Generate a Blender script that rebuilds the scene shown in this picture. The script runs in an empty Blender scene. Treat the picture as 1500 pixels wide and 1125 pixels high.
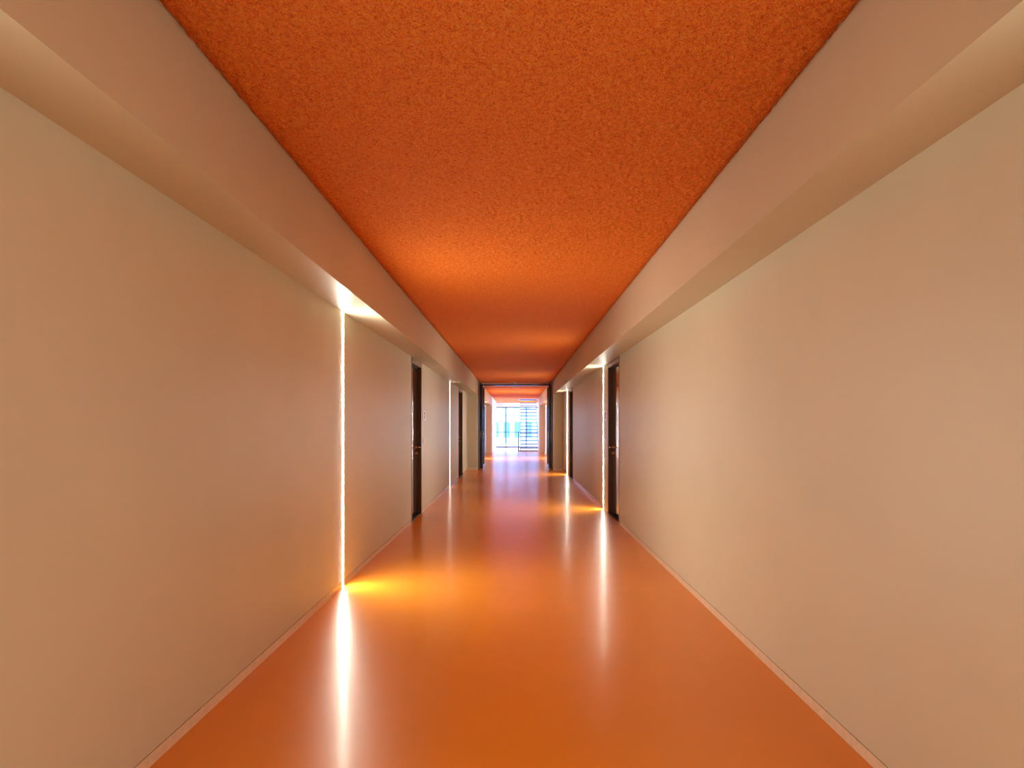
import bpy, bmesh, math
from mathutils import Vector, Matrix, noise as mnoise

sc = bpy.context.scene
col = sc.collection

# ------------------------------------------------------------------ measures
XL, XR = -1.448, 1.409          # wall faces
SL, SR = -1.176, 1.133          # faces of the dropped side beams
ZS, ZC = 2.30, 2.725            # beam underside, ceiling
YB = -7.0                       # back end of the corridor, behind the camera
P1, PD = 19.65, 21.2            # first piers, glass door line
P2 = 31.6                       # second piers
PLE, PRE = 38.4, 33.3           # where the second piers end
YW = 39.5                       # window wall
EYE = 1.35

# ------------------------------------------------------------------ materials
def mat(name):
    m = bpy.data.materials.new(name); m.use_nodes = True
    nt = m.node_tree
    return m, nt, nt.nodes['Principled BSDF']

def node(nt, t, **kw):
    n = nt.nodes.new(t)
    for k, v in kw.items():
        if k in n.inputs: n.inputs[k].default_value = v
        else: setattr(n, k, v)
    return n

def ramp(nt, fac, stops):
    r = nt.nodes.new('ShaderNodeValToRGB')
    e = r.color_ramp.elements
    while len(e) < len(stops): e.new(0.5)
    for el, (p, c) in zip(e, stops):
        el.position = p; el.color = (*c, 1)
    nt.links.new(fac, r.inputs['Fac'])
    return r

def noise(nt, vec, scale, detail=3, rough=0.5, dist=0.0):
    n = nt.nodes.new('ShaderNodeTexNoise')
    n.inputs['Scale'].default_value = scale
    n.inputs['Detail'].default_value = detail
    n.inputs['Roughness'].default_value = rough
    n.inputs['Distortion'].default_value = dist
    nt.links.new(vec, n.inputs['Vector'])
    return n

def bump(nt, height, strength, dist, normal=None):
    b = nt.nodes.new('ShaderNodeBump')
    b.inputs['Strength'].default_value = strength
    b.inputs['Distance'].default_value = dist
    nt.links.new(height, b.inputs['Height'])
    if normal: nt.links.new(normal, b.inputs['Normal'])
    return b

def simple(name, c, rough=0.5, metal=0.0, coat=0.0, spec=0.5, var=0.06, scale=30):
    m, nt, p = mat(name)
    tc = nt.nodes.new('ShaderNodeTexCoord')
    n = noise(nt, tc.outputs['Object'], scale)
    a = tuple(x * (1 - var) for x in c); b = tuple(min(1, x * (1 + var)) for x in c)
    r = ramp(nt, n.outputs['Fac'], [(0.3, a), (0.7, b)])
    nt.links.new(r.outputs['Color'], p.inputs['Base Color'])
    p.inputs['Roughness'].default_value = rough
    p.inputs['Metallic'].default_value = metal
    p.inputs['Coat Weight'].default_value = coat
    p.inputs['Coat Roughness'].default_value = 0.08
    p.inputs['Specular IOR Level'].default_value = spec
    return m

def wall_mat(name, c):
    m, nt, p = mat(name)
    tc = nt.nodes.new('ShaderNodeTexCoord')
    n1 = noise(nt, tc.outputs['Object'], 1.1, 3)
    a = tuple(x * 0.965 for x in c); b = tuple(min(1, x * 1.03) for x in c)
    r = ramp(nt, n1.outputs['Fac'], [(0.3, a), (0.7, b)])
    nt.links.new(r.outputs['Color'], p.inputs['Base Color'])
    n2 = noise(nt, tc.outputs['Object'], 0.9, 1)
    n3 = noise(nt, tc.outputs['Object'], 140, 3)
    b1 = bump(nt, n2.outputs['Fac'], 0.35, 0.006)
    b2 = bump(nt, n3.outputs['Fac'], 0.10, 0.0008, b1.outputs['Normal'])
    nt.links.new(b2.outputs['Normal'], p.inputs['Normal'])
    p.inputs['Roughness'].default_value = 0.42
    p.inputs['Specular IOR Level'].default_value = 0.35
    return m

def ceiling_mat():
    m, nt, p = mat('orange_fibre_plaster')
    tc = nt.nodes.new('ShaderNodeTexCoord')
    o = tc.outputs['Object']
    big = noise(nt, o, 48, 4, 0.6, 0.6)
    fine = noise(nt, o, 150, 4, 0.65, 0.8)
    vor = nt.nodes.new('ShaderNodeTexVoronoi'); vor.inputs['Scale'].default_value = 190
    nt.links.new(o, vor.inputs['Vector'])
    add = nt.nodes.new('ShaderNodeMath'); add.operation = 'MULTIPLY_ADD'
    nt.links.new(fine.outputs['Fac'], add.inputs[0]); add.inputs[1].default_value = 0.75
    half = nt.nodes.new('ShaderNodeMath'); half.operation = 'MULTIPLY'; half.inputs[1].default_value = 0.35
    nt.links.new(big.outputs['Fac'], half.inputs[0])
    nt.links.new(half.outputs[0], add.inputs[2])
    cr = ramp(nt, add.outputs[0], [(0.42, (0.68, 0.092, 0.007)), (0.54, (1.0, 0.225, 0.017)), (0.66, (1.0, 0.38, 0.05))])
    nt.links.new(cr.outputs['Color'], p.inputs['Base Color'])
    b1 = bump(nt, add.outputs[0], 1.0, 0.018)
    b2 = bump(nt, vor.outputs['Distance'], 0.5, 0.004, b1.outputs['Normal'])
    nt.links.new(b2.outputs['Normal'], p.inputs['Normal'])
    p.inputs['Roughness'].default_value = 0.75
    p.inputs['Specular IOR Level'].default_value = 0.25
    return m

def floor_mat():
    m, nt, p = mat('orange_poured_floor')
    tc = nt.nodes.new('ShaderNodeTexCoord')
    o = tc.outputs['Object']
    n1 = noise(nt, o, 0.8, 4)
    n2 = noise(nt, o, 7, 5, 0.65)
    mp = nt.nodes.new('ShaderNodeMapping'); mp.inputs['Scale'].default_value = (0.25, 1.6, 1)
    nt.links.new(o, mp.inputs['Vector'])
    n3 = noise(nt, mp.outputs['Vector'], 1.3, 2)
    n4 = noise(nt, o, 2.2, 2)
    cr = ramp(nt, n1.outputs['Fac'], [(0.3, (0.76, 0.258, 0.018)), (0.7, (0.82, 0.292, 0.023))])
    nt.links.new(cr.outputs['Color'], p.inputs['Base Color'])
    rr = nt.nodes.new('ShaderNodeMapRange')
    rr.inputs['From Min'].default_value = 0.3; rr.inputs['From Max'].default_value = 0.7
    rr.inputs['To Min'].default_value = 0.285; rr.inputs['To Max'].default_value = 0.34
    nt.links.new(n2.outputs['Fac'], rr.inputs['Value'])
    nt.links.new(rr.outputs['Result'], p.inputs['Roughness'])
    b1 = bump(nt, n3.outputs['Fac'], 1.0, 0.0014)
    b2 = bump(nt, n4.outputs['Fac'], 1.0, 0.00022, b1.outputs['Normal'])
    nt.links.new(b2.outputs['Normal'], p.inputs['Normal'])
    p.inputs['Specular IOR Level'].default_value = 0.26
    p.inputs['Coat Weight'].default_value = 0.27
    p.inputs['Coat IOR'].default_value = 1.4
    p.inputs['Coat Roughness'].default_value = 0.15
    nt.links.new(b2.outputs['Normal'], p.inputs['Coat Normal'])
    return m

def glow_mat(name, c, e):
    m, nt, p = mat(name)
    p.inputs['Base Color'].default_value = (0.9, 0.9, 0.88, 1)
    p.inputs['Emission Color'].default_value = (*c, 1)
    p.inputs['Emission Strength'].default_value = e
    return m

def glass_mat():
    m = bpy.data.materials.new('clear_glass'); m.use_nodes = True
    nt = m.node_tree; nt.nodes.clear()
    out = nt.nodes.new('ShaderNodeOutputMaterial')
    tr = nt.nodes.new('ShaderNodeBsdfTransparent'); tr.inputs['Color'].default_value = (0.93, 0.97, 0.98, 1)
    gl = nt.nodes.new('ShaderNodeBsdfGlossy'); gl.inputs['Roughness'].default_value = 0.02
    fr = nt.nodes.new('ShaderNodeFresnel'); fr.inputs['IOR'].default_value = 1.5
    mx = nt.nodes.new('ShaderNodeMixShader')
    nt.links.new(fr.outputs[0], mx.inputs[0]); nt.links.new(tr.outputs[0], mx.inputs[1]); nt.links.new(gl.outputs[0], mx.inputs[2])
    nt.links.new(mx.outputs[0], out.inputs['Surface'])
    return m

M = dict(
    wall=wall_mat('warm_cream_paint', (0.60, 0.575, 0.44)),
    beam=wall_mat('cream_beam_paint', (0.555, 0.50, 0.36)),
    lobby=wall_mat('white_paint', (0.84, 0.82, 0.80)),
    ceil=ceiling_mat(), floor=floor_mat(),
    shaft=simple('grey_blue_paint', (0.30, 0.35, 0.43), 0.7),
    base=simple('satin_beige_skirting', (0.74, 0.65, 0.48), 0.25, coat=0.4, spec=0.5),
    gap=simple('dark_shadow_gap', (0.03, 0.024, 0.02), 0.8),
    leaf=simple('dark_brown_lacquer', (0.045, 0.028, 0.018), 0.12, coat=0.6, var=0.15, scale=6),
    frame=simple('dark_bronze_steel', (0.16, 0.115, 0.085), 0.32, metal=0.75),
    head=simple('lit_bronze_steel', (0.33, 0.27, 0.24), 0.35, metal=0.5),  # frame steel in a lighter tone, painting in the lit head
    steel=simple('brushed_steel', (0.66, 0.63, 0.60), 0.25, metal=1.0),
    black=simple('black_rubber', (0.012, 0.011, 0.011), 0.6),
    sign=simple('white_enamel', (0.86, 0.85, 0.87), 0.35),
    ink=simple('grey_ink', (0.22, 0.20, 0.23), 0.5),
    anthra=simple('anthracite_steel', (0.05, 0.055, 0.085), 0.22, metal=0.5, coat=0.4),
    plastic=simple('white_plastic', (0.85, 0.83, 0.82), 0.4),
    stair=simple('grey_blue_steel', (0.07, 0.075, 0.13), 0.45),
    winfr=simple('dark_window_metal', (0.08, 0.07, 0.075), 0.4, metal=0.4),
    facade=simple('pale_render', (0.41, 0.47, 0.58), 0.9, scale=1),
    pane=simple('pale_blue_window', (0.10, 0.22, 0.26), 0.15, scale=2),
    band=simple('pale_grey_band', (0.36, 0.39, 0.41), 0.8),
    ground=simple('pale_paving', (0.62, 0.62, 0.60), 0.9, scale=3),
    glass=glass_mat(),
    strip=glow_mat('warm_white_light', (1.0, 0.94, 0.80), 165),
    strip3=glow_mat('white_light', (1.0, 0.94, 0.80), 115),
    strip2=glow_mat('soft_white_light', (1.0, 0.91, 0.80), 15),
)

# ------------------------------------------------------------------ mesh helpers
def bx(bm, x0, x1, y0, y1, z0, z1):
    x0, x1 = sorted((x0, x1)); y0, y1 = sorted((y0, y1)); z0, z1 = sorted((z0, z1))
    v = [bm.verts.new(p) for p in ((x0,y0,z0),(x1,y0,z0),(x1,y1,z0),(x0,y1,z0),(x0,y0,z1),(x1,y0,z1),(x1,y1,z1),(x0,y1,z1))]
    for f in ((0,3,2,1),(4,5,6,7),(0,1,5,4),(1,2,6,5),(2,3,7,6),(3,0,4,7)):
        bm.faces.new([v[i] for i in f])
    return v

def tube(bm, a, b, r, seg=16, r2=None):
    a, b = Vector(a), Vector(b)
    d = b - a
    mtx = Matrix.Translation((a + b) / 2) @ d.to_track_quat('Z', 'Y').to_matrix().to_4x4()
    bmesh.ops.create_cone(bm, cap_ends=True, segments=seg, radius1=r, radius2=r if r2 is None else r2, depth=d.length, matrix=mtx)

def prism(bm, pts, x0, x1):
    """polygon in (y, z) extruded along x"""
    a = [bm.verts.new((x0, y, z)) for y, z in pts]
    b = [bm.verts.new((x1, y, z)) for y, z in pts]
    bm.faces.new(a[::-1]); bm.faces.new(b)
    n = len(pts)
    for i in range(n):
        bm.faces.new((a[i], a[(i+1) % n], b[(i+1) % n], b[i]))

def obj(name, bm, m, parent=None, bevel=0.0, smooth=False):
    bmesh.ops.recalc_face_normals(bm, faces=bm.faces)
    me = bpy.data.meshes.new(name); bm.to_mesh(me); bm.free()
    me.materials.append(m)
    o = bpy.data.objects.new(name, me); col.objects.link(o)
    if parent: o.parent = parent
    if bevel:
        b = o.modifiers.new('bevel', 'BEVEL'); b.width = bevel; b.segments = 2; b.limit_method = 'ANGLE'
    if smooth:
        for p in me.polygons: p.use_smooth = True
    return o

def part(name, m, parent, *boxes, bevel=0.0):
    bm = bmesh.new()
    for b in boxes: bx(bm, *b)
    return obj(name, bm, m, parent, bevel)

def tag(o, label=None, cat=None, group=None, kind=None):
    if label: o['label'] = label
    if cat: o['category'] = cat
    if group: o['group'] = group
    if kind: o['kind'] = kind
    return o

def struct(name, m, label, cat, *boxes):
    return tag(part(name, m, None, *boxes), label, cat, kind='structure')

def empty(name, loc, label, cat, group=None, kind=None):
    o = bpy.data.objects.new(name, None); col.objects.link(o)
    o.location = loc; o.empty_display_size = 0.1
    return tag(o, label, cat, group, kind)

# ------------------------------------------------------------------ setting
T = 0.16
left_doors = [(8.96, 9.93), (16.28, 17.52), (28.9, 30.1)]
right_doors = [(8.835, 9.95), (16.03, 17.16)]

def runs(a, b, doors):
    out, y = [], a
    for d0, d1 in doors:
        if a < d0 < b:
            out.append((y, d0)); y = d1
    out.append((y, b)); return out

def side_wall(name, xw, s, doors, label):
    xo = xw - s * T
    b = []
    for y0, y1 in runs(YB, P1, doors) + runs(PD, P2, doors):
        b.append((xw, xo, y0, y1, 0.0535, ZS))
    b.append((xo, xo - s * 0.05, YB, P2, 0, ZS))               # rear skin behind the door recesses
    return struct(name, M['wall'], label, 'wall', *b)

side_wall('wall_left', XL, 1, left_doors, 'long plain cream wall along the left side of the corridor')
side_wall('wall_right', XR, -1, right_doors, 'long plain cream wall along the right side of the corridor')

def baseboard(name, xw, s, doors, label):
    b = []
    for y0, y1 in runs(YB, P1 - 0.001, doors) + runs(PD, P2, doors):
        b.append((xw + s * 0.001, xw - s * 0.03, y0, y1, 0.0, 0.050))
    return struct(name, M['base'], label, 'baseboard', *b)
baseboard('baseboard_left', XL, 1, left_doors, 'low satin beige skirting along the foot of the left wall')
baseboard('baseboard_right', XR, -1, right_doors, 'low satin beige skirting along the foot of the right wall')

# dropped beams on both sides
struct('trim_1', M['beam'], 'cream dropped beam running under the ceiling along the left wall', 'beam',
       (SL, XL - T - 0.05, YB, P1, ZS, ZC + 0.1), (SL, XL - T - 0.05, PD, P2, ZS, ZC + 0.1))
struct('trim_2', M['beam'], 'cream dropped beam running under the ceiling along the right wall', 'beam',
       (SR, XR + T + 0.05, YB, P1, ZS, ZC + 0.1), (SR, XR + T + 0.05, PD, P2, ZS, ZC + 0.1))
# piers beside the glass doors and at the far end
struct('trim_3', M['wall'], 'cream wall pier on the left just before the open glass doors', 'pier', (SL, XL - T - 0.05, P1, PD, 0, ZC + 0.1))
struct('trim_4', M['wall'], 'cream wall pier on the right just before the open glass doors', 'pier', (SR, XR + T + 0.05, P1, PD, 0, ZC + 0.1))
struct('trim_5', M['lobby'], 'pinkish pier at the far end on the left of the big window', 'pier', (SL, XL - T - 0.05, P2, PLE, 0, ZC + 0.1))
struct('trim_6', M['lobby'], 'pinkish pier at the far end on the right of the staircase', 'pier', (SR, XR + T + 0.05, P2, PRE, 0, ZC + 0.1))
struct('baseboard_piers', M['base'], 'short beige skirting at the foot of the two near piers', 'baseboard',
       (SL, XL, P1 - 0.012, P1, 0, 0.05), (SR, XR, P1 - 0.012, P1, 0, 0.05))

HX0, HX1, HY0, HY1 = 0.17, 1.22, 33.9, 39.34
struct('floor', M['floor'], 'glossy orange poured resin floor', 'floor', (-4.2, 4.2, YB, YW + 0.1, -0.12, 0))
cbm = bmesh.new()
CY0, CY1 = 1.6, 7.2
for b_ in ((SL - 0.02, SR + 0.02, YB, CY0, ZC, ZC + 0.12), (SL - 0.02, SR + 0.02, CY0, PRE, ZC + .05, ZC + 0.12),
           (SL - 0.02, HX0, PRE, YW + 0.1, ZC, ZC + 0.12),
           (HX0, 4.2, PRE, HY0, ZC, ZC + 0.12), (HX0, HX1, HY1, YW + 0.1, ZC, ZC + 0.12),
           (HX1, 4.2, HY0, YW + 0.1, ZC, ZC + 0.12), (-4.2, SL - 0.02, PLE, YW + 0.1, ZC, ZC + 0.12)):
    bx(cbm, *b_)
# rough sprayed relief as real geometry in the nearest stretch; the edges roll up behind the beams all along
def ceiling_sheet(y0, y1, nx, ny, amp0, fade):
    rows = []
    for j in range(ny + 1):
        y = y0 + (y1 - y0) * j / ny
        amp = amp0 * min(1, (y1 - y) / fade)
        row = []
        for i in range(nx + 1):
            x = SL - 0.004 + (SR - SL + 0.008) * i / nx
            h = 0
            if amp > 1e-5:
                h = mnoise.noise(Vector((x * 27, y * 27, 0))) * .6 + mnoise.noise(Vector((x * 60, y * 60, 5))) * .7
            d = min(x - SL, SR - x)
            e = max(0, 1 - d / .075) ** 2 * .028
            row.append(cbm.verts.new((x, y, ZC + amp * h + e)))
        rows.append(row)
    for j in range(ny):
        for i in range(nx):
            f = cbm.faces.new((rows[j][i], rows[j+1][i], rows[j+1][i+1], rows[j][i+1])); f.smooth = True
ceiling_sheet(CY0, CY1, 270, 740, 0.012, 2.5)
ceiling_sheet(CY1, PRE, 110, 60, 0, 1)
ceil_ob = tag(obj('ceiling', cbm, M['ceil']), 'rough textured orange ceiling', 'ceiling', kind='structure')
struct('wall_back', M['wall'], 'end wall behind the camera', 'wall', (-1.8, 1.8, YB - 0.1, YB, 0, ZC + 0.1))
# end lobby
WX0, WX1, WZ = -3.115, 3.115, 2.47
struct('wall_far', M['lobby'], 'white wall around and above the big far window', 'wall',
       (-4.2, 4.2, YW, YW + 0.14, WZ, ZC + 0.12), (-4.2, WX0, YW, YW + 0.14, 0, WZ), (WX1, 4.2, YW, YW + 0.14, 0, WZ))
struct('wall_lobby', M['lobby'], 'white side walls of the end lobby', 'wall',
       (-4.3, -4.2, PLE - 0.1, YW + 0.14, 0, ZC + 0.12), (-4.3, XL - T - 0.05, PLE - 0.12, PLE - 0.001, 0, ZC + 0.12),
       (4.2, 4.3, PRE - 0.1, YW + 0.14, 2.55, ZC + 0.12), (XR + T + 0.05, 4.3, PRE - 0.12, PRE - 0.001, 0, ZC + 0.12))
struct('wall_stairwell', M['shaft'], 'pale walls of the stair opening above the ceiling', 'wall',
       (HX0 - 0.06, HX0, HY0 - 0.06, HY1 + 0.06, ZC + 0.12, 4.6), (HX1, HX1 + 0.06, HY0 - 0.06, HY1 + 0.06, ZC + 0.12, 4.6),
       (HX0, HX1, HY0 - 0.06, HY0, ZC + 0.12, 4.6), (HX0, HX1, HY1, HY1 + 0.06, ZC + 0.12, 4.6))

# ------------------------------------------------------------------ brown doors
def make_door(n, xw, s, y0, y1, label):
    d = empty('door_%d' % n, (xw, (y0 + y1) / 2, 0), label, 'door', kind='structure')
    w = (y1 - y0) / 2
    X = lambda v: s * v
    part('door_frame', M['frame'], d, (X(.004), X(-.145), -w, -w + .055, 0, 2.295), (X(.004), X(-.145), w - .055, w, 0, 2.295), bevel=0.003)
    part('frame_head', M['head'], d, (X(.004), X(-.145), -w + .055, w - .055, 2.225, 2.295), bevel=0.003)
    part('seal', M['black'], d, (X(-.056), X(-.14), -w + .055, -w + .066, .02, 2.224), (X(-.056), X(-.14), w - .066, w - .055, .02, 2.224),
         (X(-.056), X(-.14), -w + .066, w - .066, 2.20, 2.224))
    lf = part('door_leaf', M['leaf'], d, (X(-.06), X(-.105), -w + .068, w - .068, .035, 2.198), bevel=0.002)
    part('threshold', M['black'], d, (X(-.012), X(-.145), -w + .055, w - .055, 0.001, .018))
    # lever handle on the far side of the leaf
    hy = w - .068 - .075
    h = bmesh.new()
    tube(h, (X(-.062), hy, 1.02), (X(-.050), hy, 1.02), .027, 20)
    tube(h, (X(-.052), hy, 1.02), (X(.0), hy, 1.02), .010, 14)
    tube(h, (X(-.004), hy + .008, 1.02), (X(-.004), hy - .125, 1.02), .010, 14)
    obj('lever_handle', h, M['steel'], lf)
    k = bmesh.new()
    tube(k, (X(-.062), hy, .93), (X(-.046), hy, .93), .027, 20)
    tube(k, (X(-.047), hy, .93), (X(-.030), hy, .93), .014, 14)
    obj('lock_cylinder', k, M['steel'], lf)
    v = bmesh.new()
    tube(v, (X(-.062), -w + .068 + .16, 1.48), (X(-.052), -w + .068 + .16, 1.48), .014, 16)
    obj('peephole', v, M['black'], lf)
    for z in (.25, 1.15, 2.0):
        hb = bmesh.new(); tube(hb, (X(-.052), -w + .067, z - .05), (X(-.052), -w + .067, z + .05), .008, 12)
        obj('hinge', hb, M['steel'], lf)
    return d

make_door(1, XL, 1, *left_doors[0], 'nearest dark brown door in the left wall, after the big light line')
make_door(2, XL, 1, *left_doors[1], 'second dark brown door in the left wall, close to the glass doors')
make_door(3, XR, -1, *right_doors[0], 'nearest dark brown door in the right wall, in front of the light line')
make_door(4, XR, -1, *right_doors[1], 'second dark brown door in the right wall, beside the farther light line')
make_door(5, XL, 1, *left_doors[2], 'dark door in the left wall beyond the open glass doors')

# ------------------------------------------------------------------ signs and switches
def numeral(text, s, size, parent, loc):
    cu = bpy.data.curves.new('numeral', 'FONT'); cu.body = text; cu.size = size; cu.extrude = 0.003
    cu.align_x = 'CENTER'; cu.align_y = 'CENTER'
    tmp = bpy.data.objects.new('numeral_source', cu); col.objects.link(tmp)
    dg = bpy.context.evaluated_depsgraph_get()
    me = bpy.data.meshes.new_from_object(tmp.evaluated_get(dg))
    bpy.data.objects.remove(tmp)
    # text lies in XY: stand it up facing the corridor
    rot = Matrix(((0, 0, s), (s, 0, 0), (0, 1, 0))).to_4x4()
    me.transform(Matrix.Translation(loc) @ rot)
    me.materials.clear(); me.materials.append(M['ink'])
    o = bpy.data.objects.new('numeral', me); col.objects.link(o); o.parent = parent
    return o

def make_sign(xw, s, y, label):
    e = empty('room_sign', (xw, y, 1.5), label, 'sign', 'white room signs beside the doors')
    part('sign_plate', M['sign'], e, (0, s * .010, -.14, .14, -.075, .075), bevel=0.003)
    numeral('2', s, .15, e, (s * .0125, 0, 0))
make_sign(XL, 1, 10.16, 'small white room sign with grey numeral on the left wall')
make_sign(XR, -1, 10.17, 'small white room sign with grey numeral on the right wall')

def make_switch(xw, s, y, label):
    e = empty('light_switch', (xw, y, 1.10), label, 'switch', 'light switches beside the doors')
    p = part('switch_plate', M['plastic'], e, (0, s * .008, -.042, .042, -.042, .042), bevel=0.003)
    part('rocker', M['sign'], p, (s * .008, s * .013, -.026, .026, -.026, .026), bevel=0.002)
make_switch(XL, 1, 10.12, 'white light switch below the room sign on the left wall')
make_switch(XR, -1, 10.14, 'white light switch below the room sign on the right wall')

# ------------------------------------------------------------------ light lines in the walls
def make_strip(xw, s, y, m, label):
    e = empty('light_strip', (xw, y, 0), label, 'light', 'vertical light lines in the walls')
    part('channel', M['plastic'], e, (s * .0008, -s * .02, -.024, -.0192, .054, ZS - .002), (s * .0008, -s * .02, .0192, .024, .054, ZS - .002))
    bm = bmesh.new()
    N = 8
    pts = [(-.019 + .038 * i / N, .0015 + .0015 * math.sin(math.pi * i / N)) for i in range(N + 1)]
    lo = [bm.verts.new((s * d, yy, .002)) for yy, d in pts]; hi = [bm.verts.new((s * d, yy, ZS - .003)) for yy, d in pts]
    for i in range(N): bm.faces.new((lo[i], lo[i+1], hi[i+1], hi[i]))
    obj('diffuser', bm, m, e)
make_strip(XL, 1, 5.42, M['strip'], 'large glowing vertical light line, nearest on the left wall')
make_strip(XL, 1, 14.18, M['strip2'], 'thin glowing vertical light line before the second left door')
make_strip(XL, 1, 26.3, M['strip'], 'glowing light line on the left wall beyond the glass doors')
make_strip(XR, -1, 10.46, M['strip3'], 'glowing vertical light line behind the nearest right door')
make_strip(XR, -1, 17.85, M['strip3'], 'glowing vertical light line between the second right door and the pier')
make_strip(XR, -1, 26.6, M['strip'], 'added glowing light line on the right wall, hidden behind the open right glass leaf')  # unseen strip added so the near left door reflects a bright stripe
make_strip(XR, -1, 30.8, M['strip2'], 'glowing light line on the right wall beside the pinkish far pier')

# ------------------------------------------------------------------ glass doors
fr = struct('trim_7', M['anthra'], 'dark steel frame of the glass doors across the corridor', 'door frame',
       (SL, SL + .05, PD, PD + .07, 0, ZC), (SR - .05, SR, PD, PD + .07, 0, ZC), (SL + .05, SR - .05, PD, PD + .07, 2.645, 2.688))
struct('trim_8', M['plastic'], 'metal rail along the top of the glass door frame, coloured pale for its reflected light', 'rail', (SL + .05, SR - .05, PD - .01, PD + .07, 2.689, ZC))  # white material stands in for the steel's bright reflection

def make_glass_door(n, xin, s, label):
    # leaf stands open, turned towards the camera; xin = face towards the corridor middle
    d = empty('door_%d' % n, (xin, 20.2, 0), label, 'door', kind='structure')
    th = -s * .06; L = .99; H = 2.63
    part('leaf_frame', M['anthra'], d, (0, th, 0, .06, .012, H), (0, th, L - .06, L, .012, H), (0, th, .06, L - .06, .012, .11), (0, th, .06, L - .06, H - .07, H), bevel=.002)
    part('glass_pane', M['glass'], d, (th * .42, th * .58, .06, L - .06, .11, H - .07))
    for side in (0, 1):
        x0 = 0 if side == 0 else th
        sg = s if side == 0 else -s
        h = bmesh.new()
        bx(h, x0, x0 + sg * .008, .012, .048, .93, 1.17)
        tube(h, (x0 + sg * .006, .03, 1.08), (x0 + sg * .058, .03, 1.08), .010, 12)
        tube(h, (x0 + sg * .055, .02, 1.08), (x0 + sg * .055, .16, 1.08), .010, 12)
        obj('lever_handle', h, M['steel'], d)
    part('door_closer', M['anthra'], d, (th, th - s * .05, L - .42, L - .12, H - .075, H - .015), bevel=.004)
    part('edge_seal', M['black'], d, (th * .3, th * .7, -.006, 0, .012, H))
make_glass_door(6, -1.03, 1, 'left leaf of the open dark framed glass double door')
make_glass_door(7, 1.01, -1, 'right leaf of the open dark framed glass double door')

# smoke detectors
def make_detector(y, label):
    e = empty('smoke_detector', (-.045, y, ZC), label, 'smoke detector', 'white smoke detectors by the glass doors')
    b = bmesh.new(); tube(b, (0, 0, 0), (0, 0, -.022), .056, 24); obj('mounting_base', b, M['plastic'], e)
    c = bmesh.new(); tube(c, (0, 0, -.022), (0, 0, -.05), .034, 24, r2=.048); obj('sensor_head', c, M['sign'], e)
make_detector(20.75, 'white round smoke detector on the orange ceiling in front of the glass door frame')
make_detector(22.6, 'white round smoke detector on the ceiling just beyond the glass door frame')

# ------------------------------------------------------------------ far window
win = empty('window_1', (0, YW, 0), 'tall far window with dark frame looking onto a bright pale building', 'window', kind='structure')
mx = [WX0, -1.871, -.624, .624, 1.871, WX1]
part('window_frame', M['winfr'], win, (WX0, WX1, .02, .10, 0, .06), (WX0, WX1, .02, .10, WZ - .05, WZ),
     (WX0, WX0 + .05, .02, .10, .06, WZ - .05), (WX1 - .05, WX1, .02, .10, .06, WZ - .05))
for x in mx[1:-1]:
    part('mullion', M['winfr'], win, (x - .032, x + .032, .02, .10, .06, WZ - .05))
for a, b in zip(mx[:-1], mx[1:]):
    part('transom', M['winfr'], win, (a + .033, b - .033, .03, .09, .91, .955))
    part('glass_pane', M['glass'], win, (a + .033, b - .033, .055, .065, .06, WZ - .05))

# ------------------------------------------------------------------ staircase
SX0, SX1, SY, RISE, GO, NT = .215, 1.165, 33.75, .19, .262, 15
st = empty('staircase', ((SX0 + SX1) / 2, SY, 0), 'steep open steel staircase rising through the ceiling before the far window', 'staircase')
hw = (SX1 - SX0) / 2
yt, zt = GO * (NT + .5), RISE * (NT + .5)
for s in (-1, 1):
    b = bmesh.new()
    prism(b, [(-.05, 0), (.16, 0), (yt + .12, zt - .10), (yt, zt + .04), (.0, .14)], s * hw - .02 * (s > 0) * 1 - .0, s * hw + .02 * (s < 0) - 0)
    obj('stringer', b, M['stair'], st)
for n in range(1, NT + 1):
    part('tread', M['stair'], st, (-hw + .021, hw - .021, GO * (n - 1) + .03, GO * n + .03, RISE * n - .045, RISE * n))
part('base_plate', M['stair'], st, (-hw - .03, hw - .021, -.09, .10, 0.001, .045))
nb = bmesh.new(); tube(nb, (-hw - .09, -.03, 0), (-hw - .09, -.03, 1.0), .026, 14)
tube(nb, (-hw - .09, -.03, .02), (-hw, -.03, .02), .02, 12)
obj('newel_post', nb, M['stair'], st)

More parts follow.
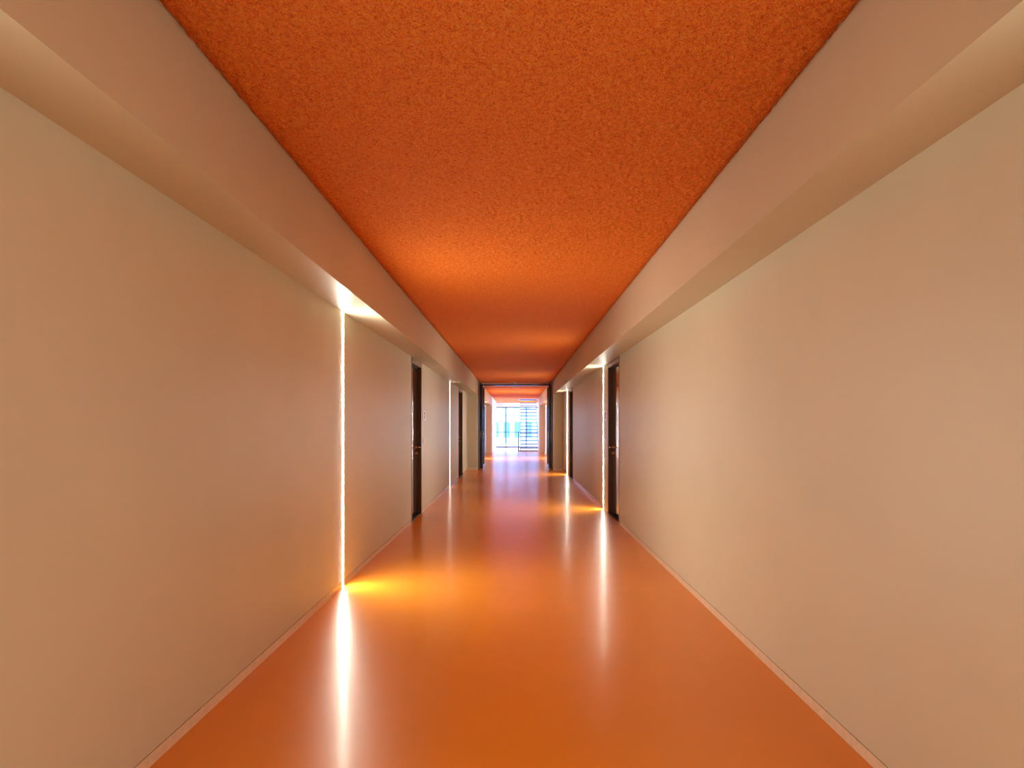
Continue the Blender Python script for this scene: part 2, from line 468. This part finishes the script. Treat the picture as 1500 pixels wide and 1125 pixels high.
# ------------------------------------------------------------------ outside
struct('ground_outside', M['ground'], 'pale paving outside the far window', 'ground', (-30, 30, YW + .16, 80, -.6, -.4))
bd = empty('apartment_building', (0, 62, -.4), 'pale apartment block with bluish windows seen through the far window', 'building')
part('facade', M['facade'], bd, (-14, 14, 0, 8, 0, 9.5))
part('cornice_band', M['band'], bd, (-14, 14, -.12, 0, 2.75, 2.95), (-14, 14, -.12, 0, 6.1, 6.3))
for zz, hh in ((.55, 1.55), (3.3, 1.9)):
    for i in range(-6, 7):
        xx = i * 1.05 + (.15 if zz < 1 else 0)
        w = part('window', M['band'], bd, (xx - .32, xx + .32, -.06, 0, zz, zz + hh))
        part('pane', M['pane'], w, (xx - .27, xx - .02, -.075, -.06, zz + .05, zz + hh - .05), (xx + .02, xx + .27, -.075, -.06, zz + .05, zz + hh - .05))

# ------------------------------------------------------------------ light
w = bpy.data.worlds.new('sky'); sc.world = w; w.use_nodes = True
wn = w.node_tree
bg = wn.nodes['Background']
bg.inputs['Color'].default_value = (0.33, 0.55, 1.0, 1); bg.inputs['Strength'].default_value = 13.0

def area(name, loc, rot, sx, sy, energy, color, portal=False):
    l = bpy.data.lights.new(name, 'AREA'); l.shape = 'RECTANGLE'; l.size = sx; l.size_y = sy
    l.energy = energy; l.color = color
    if portal: l.cycles.is_portal = True
    o = bpy.data.objects.new(name, l); col.objects.link(o); o.location = loc; o.rotation_euler = rot
    return o
area('window_portal', (0, YW + .15, WZ / 2), (-math.pi / 2, 0, 0), WX1 - WX0, WZ, 1, (1, 1, 1), True)
area('lobby_side_fill', (4.5, (PRE + YW) / 2, 1.3), (0, math.pi / 2, 0), 2.4, YW - PRE, 320, (.52, .68, 1.0))  # added lamp out of view, brightens the lobby from the side
# added fill lamps on the walls beside the camera, out of view
area('near_fill_left', (XL + .02, 0.95, 1.1), (0, -math.pi / 2, 0), 2.2, .05, 19, (1.0, .94, .79))
area('near_fill_right', (XR - .02, 0.95, 1.1), (0, math.pi / 2, 0), 2.2, .05, 19, (1.0, .94, .79))

# ------------------------------------------------------------------ camera
cd = bpy.data.cameras.new('camera'); cam = bpy.data.objects.new('camera', cd); col.objects.link(cam)
cam.location = (0, 0, EYE); cam.rotation_euler = (math.pi / 2, 0, 0)
cd.sensor_fit = 'HORIZONTAL'; cd.sensor_width = 36; cd.lens = 36 * 950 / 1500
cd.shift_x = -6 / 1500; cd.shift_y = 60.5 / 1500
cd.clip_start = .05; cd.clip_end = 300
sc.camera = cam

sc.view_settings.view_transform = 'Standard'
sc.view_settings.look = 'None'
sc.view_settings.exposure = 0.30
c = sc.cycles
c.use_denoising = True
c.max_bounces = 14; c.diffuse_bounces = 8; c.glossy_bounces = 6; c.transparent_max_bounces = 16
c.sample_clamp_indirect = 8
c.caustics_reflective = False; c.caustics_refractive = False
